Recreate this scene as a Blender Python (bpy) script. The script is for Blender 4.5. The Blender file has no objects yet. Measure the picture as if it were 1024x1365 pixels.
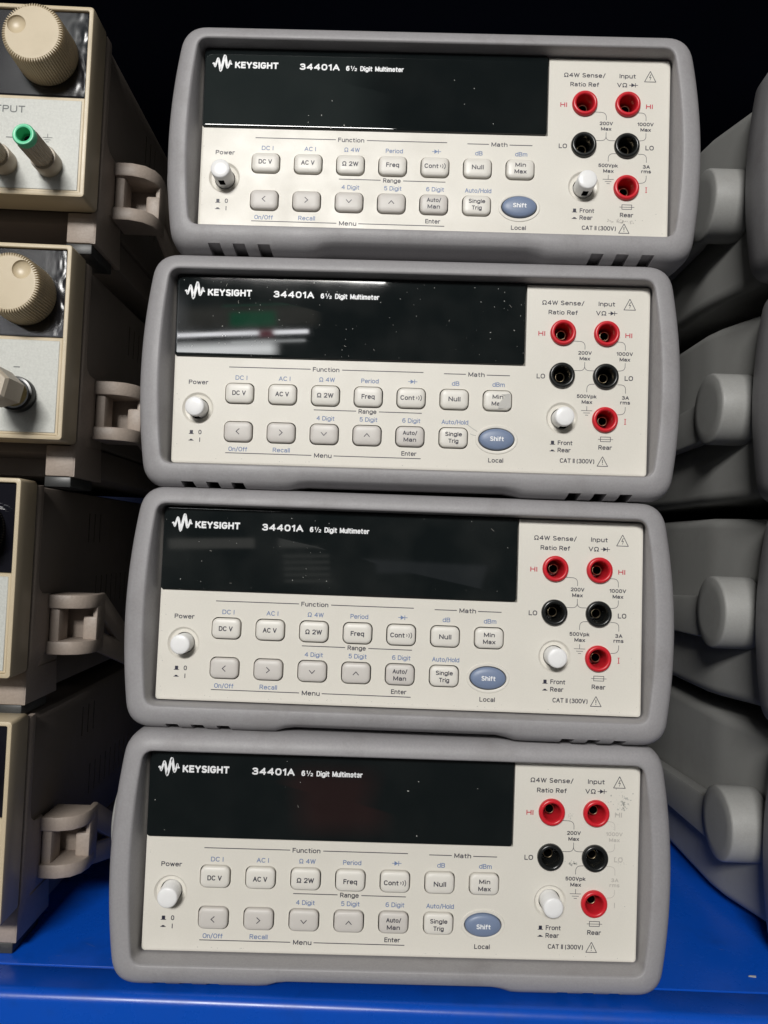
import bpy, bmesh, math, random
from mathutils import Vector, Matrix, noise

random.seed(7)
S = 0.001                      # the script is written in millimetres
PI = math.pi
scene = bpy.context.scene
C = scene.collection

# ------------------------------------------------------------------ camera
cam_data = bpy.data.cameras.new('camera')
cam = bpy.data.objects.new('camera', cam_data)
C.objects.link(cam)
cam_data.sensor_fit = 'VERTICAL'
cam_data.sensor_height = 24.0
cam_data.lens = 24.0 * 1015.2 / 1365.0
cam_data.clip_start = 0.01
cam_data.clip_end = 60.0
cam.matrix_world = Matrix(((0.998925, -0.039551, -0.024173, 0.06235),
                           (-0.025736, -0.039467, -0.998889, -0.35835),
                           (0.038553, 0.998438, -0.040443, 0.15598),
                           (0, 0, 0, 1)))
scene.camera = cam

# ------------------------------------------------------------------ world: the dim room behind the camera
W = bpy.data.worlds.new('World')
scene.world = W
W.use_nodes = True
wn, wl = W.node_tree.nodes, W.node_tree.links
wn.clear()
w_out = wn.new('ShaderNodeOutputWorld')
w_bg = wn.new('ShaderNodeBackground')
wl.new(w_bg.outputs[0], w_out.inputs[0])
w_tc = wn.new('ShaderNodeTexCoord')
w_sep = wn.new('ShaderNodeSeparateXYZ')
wl.new(w_tc.outputs['Generated'], w_sep.inputs[0])


def wmath(op, a, b=None, c=None):
    n = wn.new('ShaderNodeMath')
    n.operation = op
    for k, v in enumerate((a, b, c)):
        if v is None:
            continue
        if isinstance(v, (int, float)):
            n.inputs[k].default_value = v
        else:
            wl.new(v, n.inputs[k])
    return n.outputs[0]


# direction in the room: across = x / -y, height = z / -y   (room side is -y)
w_front = wmath('MAXIMUM', wmath('MULTIPLY', w_sep.outputs['Y'], -1.0), 0.02)
w_u = wmath('DIVIDE', w_sep.outputs['X'], w_front)
w_v = wmath('DIVIDE', w_sep.outputs['Z'], w_front)
w_comb = wn.new('ShaderNodeCombineXYZ')
wl.new(w_u, w_comb.inputs[0])
wl.new(w_v, w_comb.inputs[1])
w_nz = wn.new('ShaderNodeTexNoise')
wl.new(w_comb.outputs[0], w_nz.inputs['Vector'])
w_nz.inputs['Scale'].default_value = 2.2
w_nz.inputs['Detail'].default_value = 4
w_ramp = wn.new('ShaderNodeMix')
w_ramp.data_type = 'RGBA'
wl.new(w_nz.outputs['Fac'], w_ramp.inputs[0])
w_ramp.inputs[6].default_value = (0.014, 0.016, 0.018, 1)
w_ramp.inputs[7].default_value = (0.085, 0.084, 0.082, 1)


def wbox(u0, u1, v0, v1, soft=0.008):
    def step(x, e0, e1):
        n = wn.new('ShaderNodeMapRange')
        n.clamp = True
        wl.new(x, n.inputs[0])
        n.inputs[1].default_value = e0
        n.inputs[2].default_value = e1
        return n.outputs[0]
    a = wmath('MULTIPLY', step(w_u, u0 - soft, u0 + soft), step(w_u, u1 + soft, u1 - soft))
    b = wmath('MULTIPLY', step(w_v, v0 - soft, v0 + soft), step(w_v, v1 + soft, v1 - soft))
    return wmath('MULTIPLY', a, b)


w_col = w_ramp.outputs[2]


def wadd(mask, col):
    global w_col
    n = wn.new('ShaderNodeMix')
    n.data_type = 'RGBA'
    wl.new(mask, n.inputs[0])
    wl.new(w_col, n.inputs[6])
    n.inputs[7].default_value = (*col, 1)
    w_col = n.outputs[2]


# far side of the room as the display windows mirror it: cabinets, a green notice, rows of lit tubes
wadd(wbox(-0.60, -0.17, 0.246, 0.285), (0.42, 0.38, 0.32))
wadd(wbox(-0.8, -0.375, 0.245, 0.31, 0.02), (1.6, 1.6, 1.65))
wadd(wbox(-0.30, -0.232, 0.248, 0.275, 0.004), (0.05, 0.85, 0.36))
wadd(wbox(-0.31, -0.19, 0.2862, 0.2882, 0.001), (0.1, 0.9, 0.5))
wadd(wbox(-0.45, -0.185, 0.2325, 0.2395, 0.0012), (19.0, 19.0, 19.6))
wadd(wbox(-0.42, -0.235, 0.1950, 0.2175, 0.008), (14.0, 14.2, 14.2))
wadd(wbox(-0.30, -0.19, 0.2185, 0.2215, 0.002), (9.0, 9.2, 9.2))
wadd(wbox(-0.258, -0.236, 0.228, 0.241, 0.003), (1.6, 0.25, 0.4))
wadd(wbox(-0.36, -0.233, 0.030, 0.048, 0.002), (0.75, 0.72, 0.66))
wadd(wbox(-0.198, -0.125, 0.030, 0.048, 0.002), (0.65, 0.64, 0.60))
for k in range(5):
    wadd(wbox(-0.192, -0.126, 0.0125 - 0.011 * k, 0.0175 - 0.011 * k, 0.0015), (0.50, 0.50, 0.46))
wadd(wbox(-0.06, 0.12, -0.016, 0.030, 0.003), (0.26, 0.27, 0.29))
wadd(wbox(-0.085, 0.03, -0.40, -0.275, 0.02), (0.32, 0.10, 0.085))
wadd(wbox(-0.50, -0.11, 0.52, 0.80, 0.03), (0.28, 0.33, 0.31))
wl.new(w_col, w_bg.inputs[0])
w_bg.inputs[1].default_value = 1.0

# ------------------------------------------------------------------ room lamps
def area(name, loc, target, sx, sy, power, col):
    d = bpy.data.lights.new(name, 'AREA')
    d.shape = 'RECTANGLE'
    d.size, d.size_y = sx, sy
    d.energy = power
    d.color = col
    o = bpy.data.objects.new(name, d)
    o.location = loc
    o.rotation_euler = (Vector(target) - Vector(loc)).to_track_quat('-Z', 'Y').to_euler()
    C.objects.link(o)
    return o


area('room_lamp', (-0.60, -3.0, 1.57), (-0.4, 0.0, 0.95), 0.9, 0.46, 108.0, (1.0, 0.98, 0.945))

scene.view_settings.view_transform = 'Standard'
scene.view_settings.look = 'None'
scene.view_settings.exposure = 0.0
scene.view_settings.gamma = 1.0
scene.view_settings.use_curve_mapping = False

# ------------------------------------------------------------------ materials
MATS = {}


def mat(name, col, rough=0.5, bump=0.0, bscale=1200.0, spot=0.0, metal=0.0, ior=1.5, coat=0.0, dirt=0.0, spec=0.5):
    m = bpy.data.materials.new(name)
    m.use_nodes = True
    nt = m.node_tree
    b = nt.nodes['Principled BSDF']
    b.inputs['Roughness'].default_value = rough
    b.inputs['Metallic'].default_value = metal
    b.inputs['IOR'].default_value = ior
    b.inputs['Coat Weight'].default_value = coat
    b.inputs['Coat Roughness'].default_value = 0.05
    b.inputs['Specular IOR Level'].default_value = spec
    tc = nt.nodes.new('ShaderNodeTexCoord')
    src = None
    rgb = nt.nodes.new('ShaderNodeRGB')
    rgb.outputs[0].default_value = (*col, 1)
    src = rgb.outputs[0]
    if spot > 0:                       # fine mottling of the plastic
        nz = nt.nodes.new('ShaderNodeTexNoise')
        nz.inputs['Scale'].default_value = bscale * 0.7
        nz.inputs['Detail'].default_value = 3
        nt.links.new(tc.outputs['Object'], nz.inputs['Vector'])
        mr = nt.nodes.new('ShaderNodeMapRange')
        mr.inputs[1].default_value = 0.3
        mr.inputs[2].default_value = 0.7
        mr.inputs[3].default_value = 1 - spot
        mr.inputs[4].default_value = 1 + spot
        nt.links.new(nz.outputs['Fac'], mr.inputs[0])
        mx = nt.nodes.new('ShaderNodeVectorMath')
        mx.operation = 'SCALE'
        nt.links.new(src, mx.inputs[0])
        nt.links.new(mr.outputs[0], mx.inputs['Scale'])
        src = mx.outputs[0]
    if dirt > 0:                       # large faint handling marks and grime blotches
        nz = nt.nodes.new('ShaderNodeTexNoise')
        nz.inputs['Scale'].default_value = 34
        nz.inputs['Detail'].default_value = 7
        nz.inputs['Roughness'].default_value = 0.68
        nt.links.new(tc.outputs['Object'], nz.inputs['Vector'])
        oi = nt.nodes.new('ShaderNodeObjectInfo')
        ad = nt.nodes.new('ShaderNodeVectorMath')
        ad.operation = 'ADD'
        nt.links.new(tc.outputs['Object'], ad.inputs[0])
        nt.links.new(oi.outputs['Location'], ad.inputs[1])
        nt.links.new(ad.outputs[0], nz.inputs['Vector'])
        cr = nt.nodes.new('ShaderNodeMapRange')
        cr.inputs[1].default_value = 0.52
        cr.inputs[2].default_value = 0.74
        cr.inputs[3].default_value = 0.0
        cr.inputs[4].default_value = dirt
        nt.links.new(nz.outputs['Fac'], cr.inputs[0])
        mx = nt.nodes.new('ShaderNodeMix')
        mx.data_type = 'RGBA'
        nt.links.new(cr.outputs[0], mx.inputs[0])
        nt.links.new(src, mx.inputs[6])
        mx.inputs[7].default_value = (col[0] * 0.55, col[1] * 0.52, col[2] * 0.48, 1)
        src = mx.outputs[2]
        rr = nt.nodes.new('ShaderNodeMapRange')
        rr.inputs[1].default_value = 0.3
        rr.inputs[2].default_value = 0.7
        rr.inputs[3].default_value = max(0.03, rough - 0.08)
        rr.inputs[4].default_value = rough + 0.08
        nt.links.new(nz.outputs['Fac'], rr.inputs[0])
        nt.links.new(rr.outputs[0], b.inputs['Roughness'])
    nt.links.new(src, b.inputs['Base Color'])
    if bump > 0:
        nz = nt.nodes.new('ShaderNodeTexNoise')
        nz.inputs['Scale'].default_value = bscale
        nz.inputs['Detail'].default_value = 2
        nt.links.new(tc.outputs['Object'], nz.inputs['Vector'])
        bp = nt.nodes.new('ShaderNodeBump')
        bp.inputs['Strength'].default_value = bump
        bp.inputs['Distance'].default_value = 0.0003
        nt.links.new(nz.outputs['Fac'], bp.inputs['Height'])
        nt.links.new(bp.outputs[0], b.inputs['Normal'])
    MATS[name] = m
    return m


def glass_mat(name, col, dust, seed):
    """black glossy display window with dust flecks lying on it"""
    m = mat(name, col, 0.035, coat=0.0)
    nt = m.node_tree
    b = nt.nodes['Principled BSDF']
    tc = nt.nodes.new('ShaderNodeTexCoord')
    mp = nt.nodes.new('ShaderNodeMapping')
    mp.inputs['Location'].default_value = (seed * 1.7, seed, seed * 0.3)
    nt.links.new(tc.outputs['Object'], mp.inputs[0])
    dz = nt.nodes.new('ShaderNodeTexNoise')
    dz.inputs['Scale'].default_value = 900
    dv = nt.nodes.new('ShaderNodeVectorMath')
    dv.operation = 'MULTIPLY_ADD'
    nt.links.new(mp.outputs[0], dz.inputs['Vector'])
    nt.links.new(dz.outputs['Color'], dv.inputs[0])
    dv.inputs[1].default_value = (0.0012,) * 3
    nt.links.new(mp.outputs[0], dv.inputs[2])
    vo = nt.nodes.new('ShaderNodeTexVoronoi')
    vo.inputs['Scale'].default_value = 620
    nt.links.new(dv.outputs[0], vo.inputs['Vector'])
    sp = nt.nodes.new('ShaderNodeSeparateColor')
    nt.links.new(vo.outputs['Color'], sp.inputs[0])
    # each cell has its own speck radius, most of them none
    th = nt.nodes.new('ShaderNodeMapRange')
    th.inputs[1].default_value = 1.0 - dust
    th.inputs[2].default_value = 1.0
    th.inputs[3].default_value = 0.0
    th.inputs[4].default_value = 0.17
    dn = nt.nodes.new('ShaderNodeTexNoise')
    dn.inputs['Scale'].default_value = 22
    nt.links.new(mp.outputs[0], dn.inputs['Vector'])
    dm = nt.nodes.new('ShaderNodeMath')
    dm.operation = 'MULTIPLY_ADD'
    nt.links.new(dn.outputs['Fac'], dm.inputs[0])
    dm.inputs[1].default_value = 0.55
    dm.inputs[2].default_value = -0.30
    dz2 = nt.nodes.new('ShaderNodeMath')
    dz2.operation = 'ADD'
    nt.links.new(sp.outputs[0], dz2.inputs[0])
    nt.links.new(dm.outputs[0], dz2.inputs[1])
    nt.links.new(dz2.outputs[0], th.inputs[0])
    lt = nt.nodes.new('ShaderNodeMath')
    lt.operation = 'LESS_THAN'
    nt.links.new(vo.outputs['Distance'], lt.inputs[0])
    nt.links.new(th.outputs[0], lt.inputs[1])
    nz = nt.nodes.new('ShaderNodeTexNoise')
    nz.inputs['Scale'].default_value = 40
    nt.links.new(mp.outputs[0], nz.inputs['Vector'])
    hz = nt.nodes.new('ShaderNodeMapRange')
    hz.inputs[1].default_value = 0.4
    hz.inputs[2].default_value = 0.9
    hz.inputs[4].default_value = 0.03 * (1 if dust > 0.1 else 0.4)
    nt.links.new(nz.outputs['Fac'], hz.inputs[0])
    mxf = nt.nodes.new('ShaderNodeMath')
    mxf.operation = 'MAXIMUM'
    nt.links.new(lt.outputs[0], mxf.inputs[0])
    nt.links.new(hz.outputs[0], mxf.inputs[1])
    mx = nt.nodes.new('ShaderNodeMix')
    mx.data_type = 'RGBA'
    nt.links.new(mxf.outputs[0], mx.inputs[0])
    mx.inputs[6].default_value = (*col, 1)
    mx.inputs[7].default_value = (0.42, 0.42, 0.40, 1)
    nt.links.new(mx.outputs[2], b.inputs['Base Color'])
    rg = nt.nodes.new('ShaderNodeMapRange')
    rg.inputs[3].default_value = 0.03
    rg.inputs[4].default_value = 0.8
    nt.links.new(mxf.outputs[0], rg.inputs[0])
    nt.links.new(rg.outputs[0], b.inputs['Roughness'])
    return m


mat('bumper_grey', (0.31, 0.302, 0.312), 0.52, bump=0.22, bscale=1500, spot=0.05, dirt=0.40)
mat('bumper_pale', (0.31, 0.31, 0.30), 0.5, bump=0.2, bscale=1500, spot=0.04, dirt=0.2)
mat('case_grey', (0.27, 0.27, 0.26), 0.5, bump=0.15, bscale=900, dirt=0.2)
mat('case_dark', (0.10, 0.098, 0.095), 0.6)
mat('panel_cream', (0.74, 0.712, 0.645), 0.42, bump=0.06, bscale=1800, spot=0.015, dirt=0.07)
mat('key_cream', (0.76, 0.735, 0.68), 0.42, bump=0.06, bscale=1800, dirt=0.08)
mat('key_grey', (0.63, 0.60, 0.565), 0.45, bump=0.06, bscale=1800, dirt=0.08)
mat('key_blue', (0.19, 0.245, 0.37), 0.42, bump=0.05, bscale=1800, dirt=0.08)
mat('cap_white', (0.88, 0.88, 0.88), 0.35)
mat('hollow_shade', (0.002, 0.002, 0.002), 0.9, spec=0.0)  # flat black, paints the shade inside holes and slots
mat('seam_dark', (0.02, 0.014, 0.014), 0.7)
mat('jack_red', (0.62, 0.018, 0.03), 0.32, dirt=0.15)
mat('jack_black', (0.012, 0.013, 0.013), 0.28, dirt=0.3)
mat('jack_brass', (0.62, 0.5, 0.33), 0.3, metal=1.0)
mat('ink_dark', (0.018, 0.017, 0.038), 0.5)
mat('ink_blue', (0.15, 0.22, 0.40), 0.5)
mat('ink_red', (0.55, 0.05, 0.08), 0.5)
mat('ink_faded', (0.50, 0.47, 0.43), 0.5)
mat('ink_white', (0.85, 0.86, 0.88), 0.45)
mat('ink_grey', (0.13, 0.14, 0.14), 0.5)
mat('scuff', (0.44, 0.44, 0.41), 0.5)
mat('film_torn', (0.62, 0.61, 0.58), 0.15)
mat('bezel_beige', (0.58, 0.485, 0.335), 0.42, bump=0.06, bscale=1500, dirt=0.18)
mat('frame_brown', (0.36, 0.30, 0.255), 0.5, bump=0.35, bscale=1100, spot=0.06, dirt=0.15)
mat('case_brown', (0.165, 0.138, 0.118), 0.6, bump=0.2, bscale=1100, dirt=0.15)
mat('post_brown', (0.52, 0.455, 0.365), 0.45, dirt=0.12)
mat('faceplate', (0.56, 0.57, 0.535), 0.45, bump=0.12, bscale=1500, spot=0.07, metal=0.0)
mat('gloss_black', (0.008, 0.008, 0.012), 0.05, dirt=0.0)
mat('rubber_foot', (0.035, 0.036, 0.036), 0.45, dirt=0.5)
mat('post_green', (0.13, 0.66, 0.36), 0.35)
mat('brass_gold', (0.72, 0.55, 0.25), 0.25, metal=1.0)
mat('chrome', (0.7, 0.7, 0.7), 0.15, metal=1.0)
mat('shelf_blue', (0.002, 0.073, 0.48), 0.30, bump=0.05, bscale=260, dirt=0.4)
mat('rack_navy', (0.004, 0.007, 0.022), 0.9, spec=0.15)
mat('scratch_blue', (0.10, 0.16, 0.36), 0.5)
mat('chip_white', (0.6, 0.6, 0.58), 0.6)

# clear protective film: mostly see-through, catches the light on its creases
fm = bpy.data.materials.new('clear_film')
fm.use_nodes = True
fn, fl = fm.node_tree.nodes, fm.node_tree.links
fn.clear()
fo = fn.new('ShaderNodeOutputMaterial')
fmx = fn.new('ShaderNodeMixShader')
ftr = fn.new('ShaderNodeBsdfTransparent')
fgl = fn.new('ShaderNodeBsdfGlossy')
ffr = fn.new('ShaderNodeFresnel')
ftr.inputs[0].default_value = (0.93, 0.93, 0.94, 1)
fgl.inputs['Roughness'].default_value = 0.24
ffr.inputs['IOR'].default_value = 1.5
fl.new(ffr.outputs[0], fmx.inputs[0])
fl.new(ftr.outputs[0], fmx.inputs[1])
fl.new(fgl.outputs[0], fmx.inputs[2])
fl.new(fmx.outputs[0], fo.inputs[0])
MATS['clear_film'] = fm


# ------------------------------------------------------------------ mesh helpers (all in mm)
class MB:
    def __init__(self):
        self.v, self.f = [], []

    def ring_loft(self, rings, cap0=False, cap1=False):
        n = len(rings[0])
        o = len(self.v)
        for r in rings:
            self.v += [tuple(p) for p in r]
        for i in range(len(rings) - 1):
            for j in range(n):
                k = (j + 1) % n
                self.f.append((o + i * n + j, o + i * n + k, o + (i + 1) * n + k, o + (i + 1) * n + j))
        if cap0:
            self.f.append(tuple(o + j for j in range(n))[::-1])
        if cap1:
            q = o + (len(rings) - 1) * n
            self.f.append(tuple(q + j for j in range(n)))
        return self

    def poly(self, pts):
        o = len(self.v)
        self.v += [tuple(p) for p in pts]
        self.f.append(tuple(range(o, o + len(pts))))
        return self

    def add(self, vs, fs, off=(0, 0, 0)):
        o = len(self.v)
        self.v += [(a + off[0], b + off[1], c + off[2]) for a, b, c in vs]
        self.f += [tuple(o + i for i in q) for q in fs]
        return self

    def box(self, x0, x1, y0, y1, z0, z1, r=0.0, seg=2):
        bm = bmesh.new()
        vs = [bm.verts.new((x, y, z)) for x in (x0, x1) for y in (y0, y1) for z in (z0, z1)]
        for q in ((0, 1, 3, 2), (4, 6, 7, 5), (0, 4, 5, 1), (2, 3, 7, 6), (0, 2, 6, 4), (1, 5, 7, 3)):
            bm.faces.new([vs[i] for i in q])
        if r > 0:
            bmesh.ops.bevel(bm, geom=bm.edges[:], offset=r, segments=seg, affect='EDGES', profile=0.5)
        bm.verts.index_update()
        self.add([tuple(v.co) for v in bm.verts], [tuple(v.index for v in f.verts) for f in bm.faces])
        bm.free()
        return self

    def lathe(self, prof, cx, cz, n=48, cap0=False, cap1=False, ridge=None):
        """profile (radius, y) around an axis along y"""
        rings = []
        for i, (r, y) in enumerate(prof):
            ring = []
            for j in range(n):
                a = 2 * PI * j / n
                rr = r
                if ridge and i in ridge[0] and j % ridge[2] < ridge[2] / 2:
                    rr = r - ridge[1]
                ring.append((cx + rr * math.cos(a), y, cz + rr * math.sin(a)))
            rings.append(ring)
        return self.ring_loft(rings, cap0, cap1)

    def prism_x(self, poly, x0, x1, r=0.0):
        """polygon in (y, z) extruded along x"""
        bm = bmesh.new()
        a = [bm.verts.new((x0, y, z)) for y, z in poly]
        b = [bm.verts.new((x1, y, z)) for y, z in poly]
        n = len(poly)
        fa = bm.faces.new(a)
        fb = bm.faces.new(b[::-1])
        for i in range(n):
            bm.faces.new((a[i], b[i], b[(i + 1) % n], a[(i + 1) % n]))
        bmesh.ops.recalc_face_normals(bm, faces=bm.faces[:])
        if r > 0:
            bmesh.ops.bevel(bm, geom=list(fa.edges) + list(fb.edges), offset=r, segments=2, affect='EDGES', profile=0.5)
        bm.verts.index_update()
        self.add([tuple(v.co) for v in bm.verts], [tuple(v.index for v in f.verts) for f in bm.faces])
        bm.free()
        return self

    def mesh(self, name, sharp=40, fix=True):
        me = bpy.data.meshes.new(name)
        me.from_pydata([(x * S, y * S, z * S) for x, y, z in self.v], [], self.f)
        if fix:
            bm = bmesh.new()
            bm.from_mesh(me)
            bmesh.ops.recalc_face_normals(bm, faces=bm.faces[:])
            bm.to_mesh(me)
            bm.free()
        for p in me.polygons:
            p.use_smooth = True
        me.set_sharp_from_angle(angle=math.radians(sharp))
        return me

    def build(self, name, m, parent=None, sharp=40, fix=True):
        me = self.mesh(name, sharp, fix)
        me.materials.append(MATS[m])
        o = bpy.data.objects.new(name, me)
        C.objects.link(o)
        if parent:
            o.parent = parent
        return o


def cut(o, cutter_mb, sharp=40):
    """boolean difference baked into the mesh"""
    cm = cutter_mb.mesh('cutter')
    co = bpy.data.objects.new('cutter', cm)
    C.objects.link(co)
    md = o.modifiers.new('b', 'BOOLEAN')
    md.operation = 'DIFFERENCE'
    md.solver = 'EXACT'
    md.object = co
    bpy.context.view_layer.update()
    dg = bpy.context.evaluated_depsgraph_get()
    me = bpy.data.meshes.new_from_object(o.evaluated_get(dg))
    o.modifiers.clear()
    o.data = me
    for p in me.polygons:
        p.use_smooth = True
    me.set_sharp_from_angle(angle=math.radians(sharp))
    bpy.data.objects.remove(co)
    return o


def empty(name, loc, label, cat, group=None):
    o = bpy.data.objects.new(name, None)
    o.empty_display_size = 0.02
    o.location = [c * S for c in loc]
    C.objects.link(o)
    o['label'] = label
    o['category'] = cat
    if group:
        o['group'] = group
    return o


def structure(o):
    o['kind'] = 'structure'
    return o


# ---- flat printing: a plain monoline sans drawn as strokes
def E(cx, cy, rx, ry, a0, a1, n=None):
    n = n or max(4, int(abs(a1 - a0) / 20))
    out = []
    for i in range(n + 1):
        a = math.radians(a0 + (a1 - a0) * i / n)
        c, s_ = math.cos(a), math.sin(a)
        out.append((cx + rx * math.copysign(abs(c) ** 0.8, c), cy + ry * math.copysign(abs(s_) ** 0.8, s_)))
    return out


XH = 0.72
_bowl = lambda: E(.27, .36, .27, .36, 0, 360)
GL = {
    'A': (.68, [[(0, 0), (.34, 1)], [(.34, 1), (.68, 0)], [(.13, .33), (.55, .33)]]),
    'B': (.58, [[(0, 0), (0, 1)], [(0, 1)] + E(.30, .77, .24, .23, 90, -90) + [(0, .54)], [(0, .54)] + E(.31, .27, .27, .27, 90, -90) + [(0, 0)]]),
    'C': (.62, [E(.33, .5, .33, .5, 45, 315)]),
    'D': (.62, [[(0, 0), (0, 1)], [(0, 1)] + E(.26, .5, .36, .5, 90, -90) + [(0, 0)]]),
    'E': (.50, [[(0, 0), (0, 1)], [(0, 1), (.5, 1)], [(0, .53), (.45, .53)], [(0, 0), (.5, 0)]]),
    'F': (.48, [[(0, 0), (0, 1)], [(0, 1), (.48, 1)], [(0, .52), (.42, .52)]]),
    'G': (.66, [E(.33, .5, .33, .5, 45, 350) + [(.66, .47)], [(.66, .47), (.38, .47)]]),
    'H': (.62, [[(0, 0), (0, 1)], [(.62, 0), (.62, 1)], [(0, .52), (.62, .52)]]),
    'I': (.0, [[(0, 0), (0, 1)]]),
    'K': (.60, [[(0, 0), (0, 1)], [(.02, .38), (.56, 1)], [(.2, .58), (.6, 0)]]),
    'L': (.48, [[(0, 0), (0, 1)], [(0, 0), (.48, 0)]]),
    'M': (.76, [[(0, 0), (0, 1)], [(0, 1), (.38, .1)], [(.38, .1), (.76, 1)], [(.76, 1), (.76, 0)]]),
    'N': (.62, [[(0, 0), (0, 1)], [(0, 1), (.62, 0)], [(.62, 0), (.62, 1)]]),
    'O': (.68, [E(.34, .5, .34, .5, 0, 360)]),
    'P': (.56, [[(0, 0), (0, 1)], [(0, 1)] + E(.29, .74, .27, .26, 90, -90) + [(0, .48)]]),
    'R': (.58, [[(0, 0), (0, 1)], [(0, 1)] + E(.29, .74, .27, .26, 90, -90) + [(0, .48)], [(.28, .48), (.58, 0)]]),
    'S': (.56, [E(.28, .745, .25, .255, 40, 180) + [(.05, .66), (.16, .56), (.42, .45), (.54, .36)] + E(.28, .26, .28, .26, 0, -145)]),
    'T': (.60, [[(0, 1), (.6, 1)], [(.3, 0), (.3, 1)]]),
    'U': (.62, [[(0, 1), (0, .31)] + E(.31, .31, .31, .31, 180, 360) + [(.62, 1)]]),
    'V': (.64, [[(0, 1), (.32, 0)], [(.32, 0), (.64, 1)]]),
    'W': (.92, [[(0, 1), (.23, 0)], [(.23, 0), (.46, .95)], [(.46, .95), (.69, 0)], [(.69, 0), (.92, 1)]]),
    'Y': (.62, [[(0, 1), (.31, .48)], [(.62, 1), (.31, .48)], [(.31, .48), (.31, 0)]]),
    'a': (.48, [E(.24, .5, .22, .22, 155, 0) + [(.46, .3), (.46, 0)], E(.22, .2, .22, .2, 20, 340)]),
    'b': (.54, [[(0, 0), (0, 1)], _bowl()]),
    'c': (.46, [E(.26, .36, .26, .36, 50, 310)]),
    'd': (.54, [[(.54, 0), (.54, 1)], _bowl()]),
    'e': (.52, [[(.02, .38), (.52, .38)] + E(.26, .36, .26, .36, 4, 318)]),
    'f': (.32, [[(.12, 0), (.12, .8)] + E(.3, .8, .18, .2, 180, 95), [(0, .70), (.32, .70)]]),
    'g': (.54, [_bowl(), [(.54, .72), (.54, -.05)] + E(.27, -.05, .27, .24, 0, -150)]),
    'h': (.50, [[(0, 0), (0, 1)], [(0, .45)] + E(.25, .46, .25, .26, 160, 0) + [(.5, 0)]]),
    'i': (.0, [[(0, 0), (0, .62)], [(0, .97), (0, .99)]]),
    'k': (.48, [[(0, 0), (0, 1)], [(.02, .28), (.44, .72)], [(.16, .42), (.48, 0)]]),
    'l': (.0, [[(0, 0), (0, 1)]]),
    'm': (.80, [[(0, 0), (0, .72)], [(0, .5)] + E(.2, .5, .2, .22, 160, 0) + [(.4, 0)], [(.4, .5)] + E(.6, .5, .2, .22, 160, 0) + [(.8, 0)]]),
    'n': (.48, [[(0, 0), (0, .72)], [(0, .46)] + E(.24, .46, .24, .26, 160, 0) + [(.48, 0)]]),
    'o': (.54, [_bowl()]),
    'p': (.54, [[(0, -.28), (0, .72)], _bowl()]),
    'q': (.54, [[(.54, -.28), (.54, .72)], _bowl()]),
    'r': (.30, [[(0, 0), (0, .72)], [(0, .42)] + E(.24, .44, .24, .28, 170, 75)]),
    's': (.44, [E(.22, .54, .2, .18, 35, 180) + [(.1, .42), (.34, .32)] + E(.22, .18, .22, .18, 15, -150)]),
    't': (.32, [[(.12, .93), (.12, .2)] + E(.3, .2, .18, .2, 180, 265), [(0, .70), (.32, .70)]]),
    'u': (.48, [[(0, .72), (0, .26)] + E(.24, .26, .24, .26, 180, 340), [(.48, 0), (.48, .72)]]),
    'w': (.72, [[(0, .72), (.18, 0)], [(.18, 0), (.36, .68)], [(.36, .68), (.54, 0)], [(.54, 0), (.72, .72)]]),
    'x': (.46, [[(0, 0), (.46, .72)], [(0, .72), (.46, 0)]]),
    '0': (.56, [E(.28, .5, .28, .5, 0, 360)]),
    '1': (.22, [[(.22, 0), (.22, 1)], [(.22, 1), (0, .8)]]),
    '2': (.52, [E(.26, .73, .26, .27, 165, -20) + [(.42, .5), (0, 0)], [(0, 0), (.52, 0)]]),
    '3': (.54, [E(.26, .76, .24, .24, 155, -80), E(.26, .27, .28, .27, 80, -155), [(.2, .535), (.3, .535)]]),
    '4': (.60, [[(.46, 0), (.46, 1)], [(.46, 1), (0, .3)], [(0, .3), (.6, .3)]]),
    '5': (.54, [[(.48, 1), (.08, 1)], [(.08, 1), (.04, .52)], [(.04, .5)] + E(.27, .32, .27, .32, 120, -150)]),
    '6': (.54, [E(.27, .31, .27, .31, 0, 360), [(.0, .36)] + E(.3, .45, .3, .55, 180, 60)]),
    '/': (.36, [[(0, -.12), (.36, 1.05)]]),
    '(': (.20, [E(.3, .42, .3, .66, 130, 230)]),
    ')': (.20, [E(-.1, .42, .3, .66, 50, -50)]),
    '\u03a9': (.72, [[(0, 0), (.24, 0)] + [(.24, .1)] + E(.36, .58, .33, .42, 238, -58) + [(.48, .1), (.48, 0), (.72, 0)]]),
}


def text(mb, s, cx, cz, cap, width=None, y=-0.06, bold=0.0):
    """one line of printed lettering centred on (cx, cz); cap is the capital height in mm"""
    w = cap * (0.158 + bold * 3.6)               # stroke width
    h = cap - w
    gap = 0.09 + w / cap
    adv, pos = 0.0, []
    for ch in s:
        if ch == ' ':
            adv += 0.40
            continue
        pos.append((ch, adv))
        adv += GL[ch][0] + gap
    total = adv - gap
    kx = h if width is None else (width - w) / max(total, 1e-6)
    if total < 1e-6:
        kx = h
    x0 = cx - total * kx / 2
    z0 = cz - cap / 2 + w / 2
    n = 0
    for ch, a in pos:
        for st in GL[ch][1]:
            p = [(x0 + (a + u) * kx, z0 + v * h) for u, v in st]
            n += 1
            stroke(mb, p, w, y - 0.0015 * (n % 7), True)


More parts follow.
